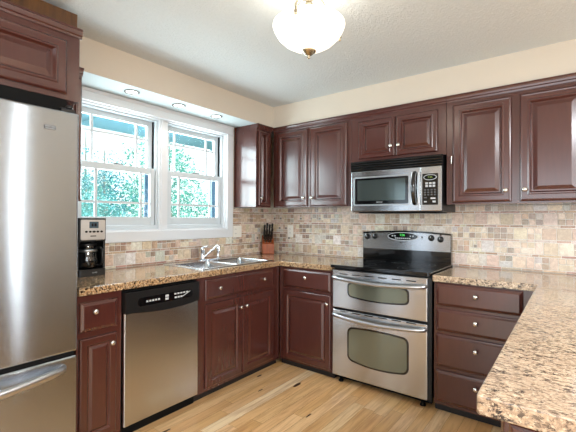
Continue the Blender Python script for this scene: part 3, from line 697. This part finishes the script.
text('MAYTAG', .013, lambda a, b, c: f(1.470+a, 1.4235+b, c+.0072), GREYP, wk, 'lettering')
hp = [(1.755, YM-.0003, 1.645), (1.755, YM-.014, 1.640)]+[(1.755, YM-.022-.028*math.sin(math.pi*k/10), 1.630-k*.0212) for k in range(11)]+[(1.755, YM-.014, 1.408), (1.755, YM-.0003, 1.403)]
obj('handle', MB().tube(hp, [.010]+[.013+.004*math.sin(math.pi*k/14) for k in range(13)]+[.010]*2, 10), BLACK, d)
for xx in (1.732, 1.779): obj('handle_trim', MB().box(xx-.005, xx+.005, YM-.006, YM-.0003, 1.405, 1.645), STEELS, d, bevel=.002)
p = obj('control_side', MB().box(1.7935, X1-.001, YM, -.3855, Z0+.006, 1.681), STEEL, r, bevel=.004)
kp = obj('keypad', MB().prism(rrect(.114, .232, .006, 3, 1.866, 1.512), .0003, .003, f), BLACK, p)
obj('display_ring', MB().prism(ell(1.866, 1.600, .048, .021), .0031, .0036, f), GREYP, kp)
obj('display', MB().prism(ell(1.866, 1.600, .043, .017), .0037, .0041, f), BLKM, kp)
text('7:36', .020, lambda a, b, c: f(1.866+a, 1.600+b, c+.0042), MGREEN, kp, 'clock_digits')
m = MB()
for i in range(3):
    for j in range(2): m.box(1.832+i*.026, 1.851+i*.026, 1.548-j*.020, 1.563-j*.020, .0031, .0036, fr=f)
m.box(1.870, 1.905, 1.438, 1.450, .0031, .0036, fr=f); m.box(1.822, 1.842, 1.415, 1.424, .0031, .0036, fr=f); m.box(1.884, 1.907, 1.413, 1.426, .0031, .0036, fr=f)
each('white_key', m, GREYP, kp)
m = MB()
for i in range(4):
    for j in range(3): m.box(1.822+i*.024, 1.836+i*.024, 1.502-j*.018, 1.512-j*.018, .0031, .0035, fr=f)
for i in range(3): m.box(1.822+i*.030, 1.842+i*.030, 1.446, 1.454, .0031, .0035, fr=f) if i < 1 else None
each('grey_key', m, DGREY, kp)
obj('lamp_tray', MB().box(X0+.05, X1-.05, -.36, -.06, Z0-.008, Z0-.0003), BLKM, r)

# ------------------------------------------------------------------ small things
def outlet(label, fr, w, h, kinds):
    p = fr(0, 0, 0); r = thing('outlet', label, 'outlet', p)
    obj('cover_plate', MB().prism(rrect(w, h, .006, 3), .0005, .006, fr), PLASTIC, r, bevel=.0015)
    for (dx, kd) in kinds:
        if kd == 'switch':
            obj('switch', MB().prism(rrect(.034, .068, .003, 2, dx, 0), .0062, .009, fr), PLASTIC, r)
        else:
            for s in (-.021, .021):
                ro = obj('receptacle', MB().prism(rrect(.032, .028, .012, 4, dx, s), .0062, .008, fr), PLASTIC, r)
                obj('slots', MB().box(dx-.008, dx-.005, s-.004, s+.006, .0081, .0085, fr=fr).box(dx+.005, dx+.008, s-.004, s+.006, .0081, .0085, fr=fr), DGREY, ro)
outlet('ivory double switch and outlet plate beside the window casing', FX(.0095, -.546, 1.158), .116, .118, ((-.029, 'out'), (.029, 'switch')))
outlet('ivory single outlet plate on the tiles right of the knife block', FY(.279, -.0095, 1.156), .074, .128, ((0, 'out'),))

# coffee maker
xb, xf, ya, yb = .065, .262, -2.183, -2.003
r = thing('coffee_maker', 'black and steel drip coffee maker beside the refrigerator', 'coffee maker', (.16, -2.09, CT))
ym = (ya+yb)/2; wdt = yb-ya
fz = FZ((xb+xf)/2, ym, CT)
obj('base', MB().prism(rrect(xf-xb, wdt, .022, 5), .0005, .045, fz), BLKP, r, bevel=.005)
obj('tower', MB().prism(rrect(.075, wdt-.006, .015, 4, -.058, 0), .0455, .225, fz), BLKP, r)
for q in (-1, 1): obj('side_wall', MB().box(-.095, .080, q*(wdt/2-.014), q*(wdt/2-.001), .0455, .225, fr=fz), BLKP, r, bevel=.002)
hd = obj('head', MB().prism(rrect(xf-xb, wdt, .018, 5), .2255, .372, fz), BLKP, r, bevel=.006)
fc = FX(xf, ym, CT)
pn = obj('steel_front', MB().prism(rrect(wdt-.026, .128, .008, 4, 0, .297), .0005, .004, fc), STEELS, hd, bevel=.0015, label='brushed steel front')
obj('screen', MB().prism(rrect(.058, .042, .004, 3, .004, .328), .0042, .0055, fc), LCD, pn)
obj('screen_digits', MB().box(-.012, .0, .318, .338, .0056, .006, fr=fc).box(.006, .02, .318, .338, .0056, .006, fr=fc), BLKM, pn)
for k in range(5): obj('button', MB().prism(ell(-.044+k*.024, .285, .0075 if k != 2 else .010, .0065, 14), .0042, .008, fc), BLKM, pn)
obj('nameplate', MB().box(-.018, .018, .254, .260, .0042, .005, fr=fc), BLKM, pn)
cf = FZ(.190, ym-.008, CT)
ca = obj('carafe', MB().lathe([(0, .048), (.060, .048), (.070, .058), (.073, .10), (.067, .145), (.058, .175), (.055, .190)], cf, 24), CARAFE, r)
obj('lid', MB().lathe([(.056, .190), (.060, .192), (.060, .206), (.03, .214), (0, .215)], cf, 24), BLKP, ca)
obj('collar', MB().lathe([(.0665, .155), (.0672, .155), (.0625, .172), (.0618, .172)], cf, 24), STEELS, ca)
hx, hy = .240, ym+.030
obj('carafe_handle', MB().tube([(hx-.0, hy, CT+.178), (hx+.022, hy+.018, CT+.180), (hx+.034, hy+.024, CT+.165), (hx+.034, hy+.024, CT+.10), (hx+.026, hy+.02, CT+.072), (hx+.004, hy+.004, CT+.066)], [.008, .0095, .0095, .009, .008, .007], 10), BLKP, ca)
text('12 CUP', .010, lambda a, b, c: fc(.012+a, .022+b, c+.0005), GREYP, r, 'lettering')
# knife block
kc = Vector((.092, -.165, CT)); ku = Vector((.707, .707, 0)); kn = Vector((.707, -.707, 0))
fk = frame(kc, ku, kn)
r = thing('knife_block', 'reddish wood knife block in the counter corner', 'knife block', kc)
m = MB(); hw = .062
pts = [(-.060, .001), (.062, .001), (.062, .105), (-.050, .195)]
vs = [fk(-hw, z_, n_) for n_, z_ in pts]+[fk(hw, z_, n_) for n_, z_ in pts]
m.add(vs, [(3, 2, 1, 0), (4, 5, 6, 7)]+[(i, (i+1) % 4, 4+(i+1) % 4, 4+i) for i in range(4)]); obj('wood_block', m, BLOCKW, r, bevel=.004)
nrm = Vector((0, .122, .095)).normalized()   # normal of the sloped top in (u, n, z) order: n=.095.., handled below
sl = (Vector((.062, .105))-Vector((-.050, .195))); nd = Vector((.090, .112)).normalized()   # (n, z) outward normal of the slope
ks = [(-.040, .18, .12), (-.013, .16, .135), (.014, .17, .125), (.041, .15, .13), (-.040, .50, .095), (-.014, .48, .10), (.012, .5, .09), (.040, .47, .11), (-.030, .80, .075), (-.002, .80, .08), (.026, .80, .075)]
for i, (a, s, L) in enumerate(ks):
    L *= 1.35
    pn_ = Vector((-.050, .195)).lerp(Vector((.062, .105)), s)
    P0 = fk(a, pn_.y, pn_.x)+(kn*nd.x+Vector((0, 0, 1))*nd.y)*.0008; dirv = kn*nd.x+Vector((0, 0, 1))*nd.y
    q = thing('knife', 'black-handled kitchen knife with steel rivets standing in the corner block', 'knife', P0, 'knives in the wooden block')
    obj('handle', MB().tube([P0+dirv*.012, P0+dirv*.03, P0+dirv*(L*.6), P0+dirv*(L-.008), P0+dirv*L], [.009, .0105, .009, .0115, .008], 10, flat=1.25, upv=kn), BLKP, q)
    obj('bolster', MB().tube([P0, P0+dirv*.0118], .0085, 10), STEELS, q)
    rv = MB()
    for tt in (.3, .55, .8):
        c0 = P0+dirv*(L*tt)+(kn*nd.y-Vector((0, 0, 1))*nd.x)*.0135; rv.tube([c0-(kn*nd.y-Vector((0, 0, 1))*nd.x)*.003, c0], .004, 8)
    obj('rivets', rv, KNOB, q)

# recessed lights under the window soffit
for i, (yy, nm) in enumerate(((-1.792, 'recessed light under the soffit nearest the refrigerator'), (-1.389, 'middle recessed light of the soffit over the sink'), (-.992, 'recessed light under the soffit nearest the corner cabinet'))):
    fz = frame((.188, yy, SOFZ-.0005), (1, 0, 0), (0, 0, -1), (0, 1, 0))
    r = thing('recessed_light', nm, 'light', (.188, yy, SOFZ), 'recessed lights over the window')
    obj('trim_ring', MB().lathe([(.054, 0), (.054, .004), (.047, .007), (.036, .003), (.036, 0)], fz, 24), NICKD, r)
    obj('bulb_face', MB().lathe([(0, .002), (.036, .002), (.036, .0005)], fz, 24), emis('bulb_glow', (255, 250, 240), 6.0), r)
    lo = light('spot', 'SPOT', (0, 0, -.012), 4, (1, .93, .87), spot_size=R(125), spot_blend=.7, shadow_soft_size=.03); lo.parent = r

# pendant light
lx, ly = 1.697, -1.757
r = thing('ceiling_light', 'frosted white glass bowl ceiling light on brass arms', 'light', (lx, ly, CZ))
fz = FZ(lx, ly, 0)
obj('canopy', MB().lathe([(0, CZ-.0005), (.075, CZ-.0005), (.078, CZ-.010), (.062, CZ-.022), (.050, CZ-.028), (.046, CZ-.045), (.028, CZ-.055), (.016, CZ-.060), (.016, CZ-.080), (.024, CZ-.088), (.012, CZ-.098), (0, CZ-.098)], fz, 28), BRASS, r)
obj('stem', MB().tube([(lx, ly, CZ-.09), (lx, ly, 2.101)], .006, 10), BRASS, r)
RB, zr = .172, 2.222
prof = [(RB-.006, zr+.004), (RB, zr+.004), (RB+.002, zr-.004), (RB-.004, zr-.022), (RB*.88, zr-.052), (RB*.70, zr-.082), (RB*.46, zr-.106), (RB*.22, zr-.119), (.012, zr-.123)]
t = NT('frosted_bowl'); t.p(Base_Color=lin((250, 246, 238)), Roughness=.35, Emission_Color=lin((255, 243, 226)), Emission_Strength=1.1); BOWL = t.m
obj('glass_bowl', MB().lathe(prof, fz, 40), BOWL, r)
obj('finial', MB().lathe([(0, zr-.1235), (.036, zr-.1235), (.036, zr-.128), (.026, zr-.133), (.020, zr-.141), (.012, zr-.146), (.006, zr-.149), (.008, zr-.155), (.007, zr-.160), (0, zr-.164)], fz, 20), BRASS, r)
rr_, ff_ = Vector((.795, .606, 0)), Vector((-.606, .795, 0))
for (a, b) in ((-.37, -.93), (.90, .44), (-.60, .78)):
    dv = (rr_*a+ff_*b).normalized(); c0 = Vector((lx, ly, 0))
    P = [c0+dv*.045+Vector((0, 0, CZ-.035)), c0+dv*.075+Vector((0, 0, CZ-.055)), c0+dv*.11+Vector((0, 0, CZ-.100)), c0+dv*.15+Vector((0, 0, CZ-.140)), c0+dv*(RB+.006)+Vector((0, 0, zr+.010)), c0+dv*(RB+.007)+Vector((0, 0, zr-.012))]
    ao = obj('arm', MB().tube(P, [.006, .007, .006, .006, .006, .005], 10), BRASS, r)
    q = c0+dv*(RB+.007); obj('arm_finial', MB().lathe([(0, zr-.010), (.006, zr-.012), (.009, zr-.020), (.006, zr-.028), (.007, zr-.034), (0, zr-.040)], FZ(q.x, q.y, 0), 12), BRASS, ao)
lo = light('bulb', 'POINT', (0, 0, zr+.055-CZ), 2.2, (1, .93, .82), shadow_soft_size=.05); lo.parent = r

# ------------------------------------------------------------------ trees outside
def tree(label, x, y, h, crowns, leaves, mat, seed, ls=.036):
    rr = random.Random(seed); r = thing('tree', label, 'tree', (x, y, -.4), 'trees outside the sink window')
    P = [Vector((x, y, -.4)), Vector((x+.05, y+.04, h*.3)), Vector((x-.04, y+.02, h*.6)), Vector((x, y, h))]
    tk = MB().tube(P, [.05, .045, .035, .012], 10)
    for k in range(3):
        a = rr.random()*6.28; z_ = h*(.3+.1*k); tk.tube([Vector((x, y, z_)), Vector((x+math.cos(a)*.5, y+math.sin(a)*.5, z_+.3)), Vector((x+math.cos(a)*.9, y+math.sin(a)*.9, z_+.45))], [.015, .01, .004], 6)
    obj('trunk', tk, BARK, r)
    m = MB()
    for (cx, cy, cz, rx, ry, rz, share) in crowns:
        nb = int(leaves*share)
        for b in range(nb//14):
            th = rr.random()*6.28; ph = math.acos(rr.uniform(-1, 1)); q = rr.random()**.4
            c = Vector((x+cx+rx*q*math.sin(ph)*math.cos(th), y+cy+ry*q*math.sin(ph)*math.sin(th), cz+rz*q*math.cos(ph)))
            for l_ in range(26):
                d = Vector((rr.gauss(0, 1), rr.gauss(0, 1), rr.gauss(0, 1))); p = c+d*.085
                a = Vector((rr.gauss(0, 1), rr.gauss(0, 1), rr.gauss(0, .7))).normalized(); b_ = a.cross(Vector((rr.gauss(0, 1), rr.gauss(0, 1), rr.gauss(0, 1)))).normalized(); n_ = a.cross(b_)
                s = ls*rr.uniform(.6, 1.3)
                m.add([p-a*s, p+b_*s*.42+n_*s*.1, p+a*s, p-b_*s*.42+n_*s*.1], [(0, 1, 2), (0, 2, 3)])
    f = obj('foliage', m, mat, r, fix=False); f['kind'] = 'stuff'
tree('leafy tree seen through the left window, its teal crown low behind the panes', -4.3, -.55, 2.3, ((0, 0, 1.25, .9, .95, .6, 1),), 3600, LEAF[0], 1)
tree('leafy tree seen through the middle of the window behind the mullion', -6.75, 1.5, 3.0, ((0, 0, 1.5, 1.0, 1.0, 1.0, .8), (.2, -.3, 2.5, .7, .6, .5, .12)), 3000, LEAF[2], 2)
tree('leafy tree seen through the right window with leaves up to the eave', -4.6, 1.9, 3.2, ((0, 0, 1.6, .9, .95, 1.0, .7), (-.1, -.2, 2.5, .7, .7, .55, .25)), 3400, LEAF[1], 3)
tree('pale tree farthest back behind the others outside the window', -10.4, 2.7, 4.4, ((0, 0, 1.7, 1.6, 2.6, 1.1, 1),), 2600, LEAF[1], 4, .06)
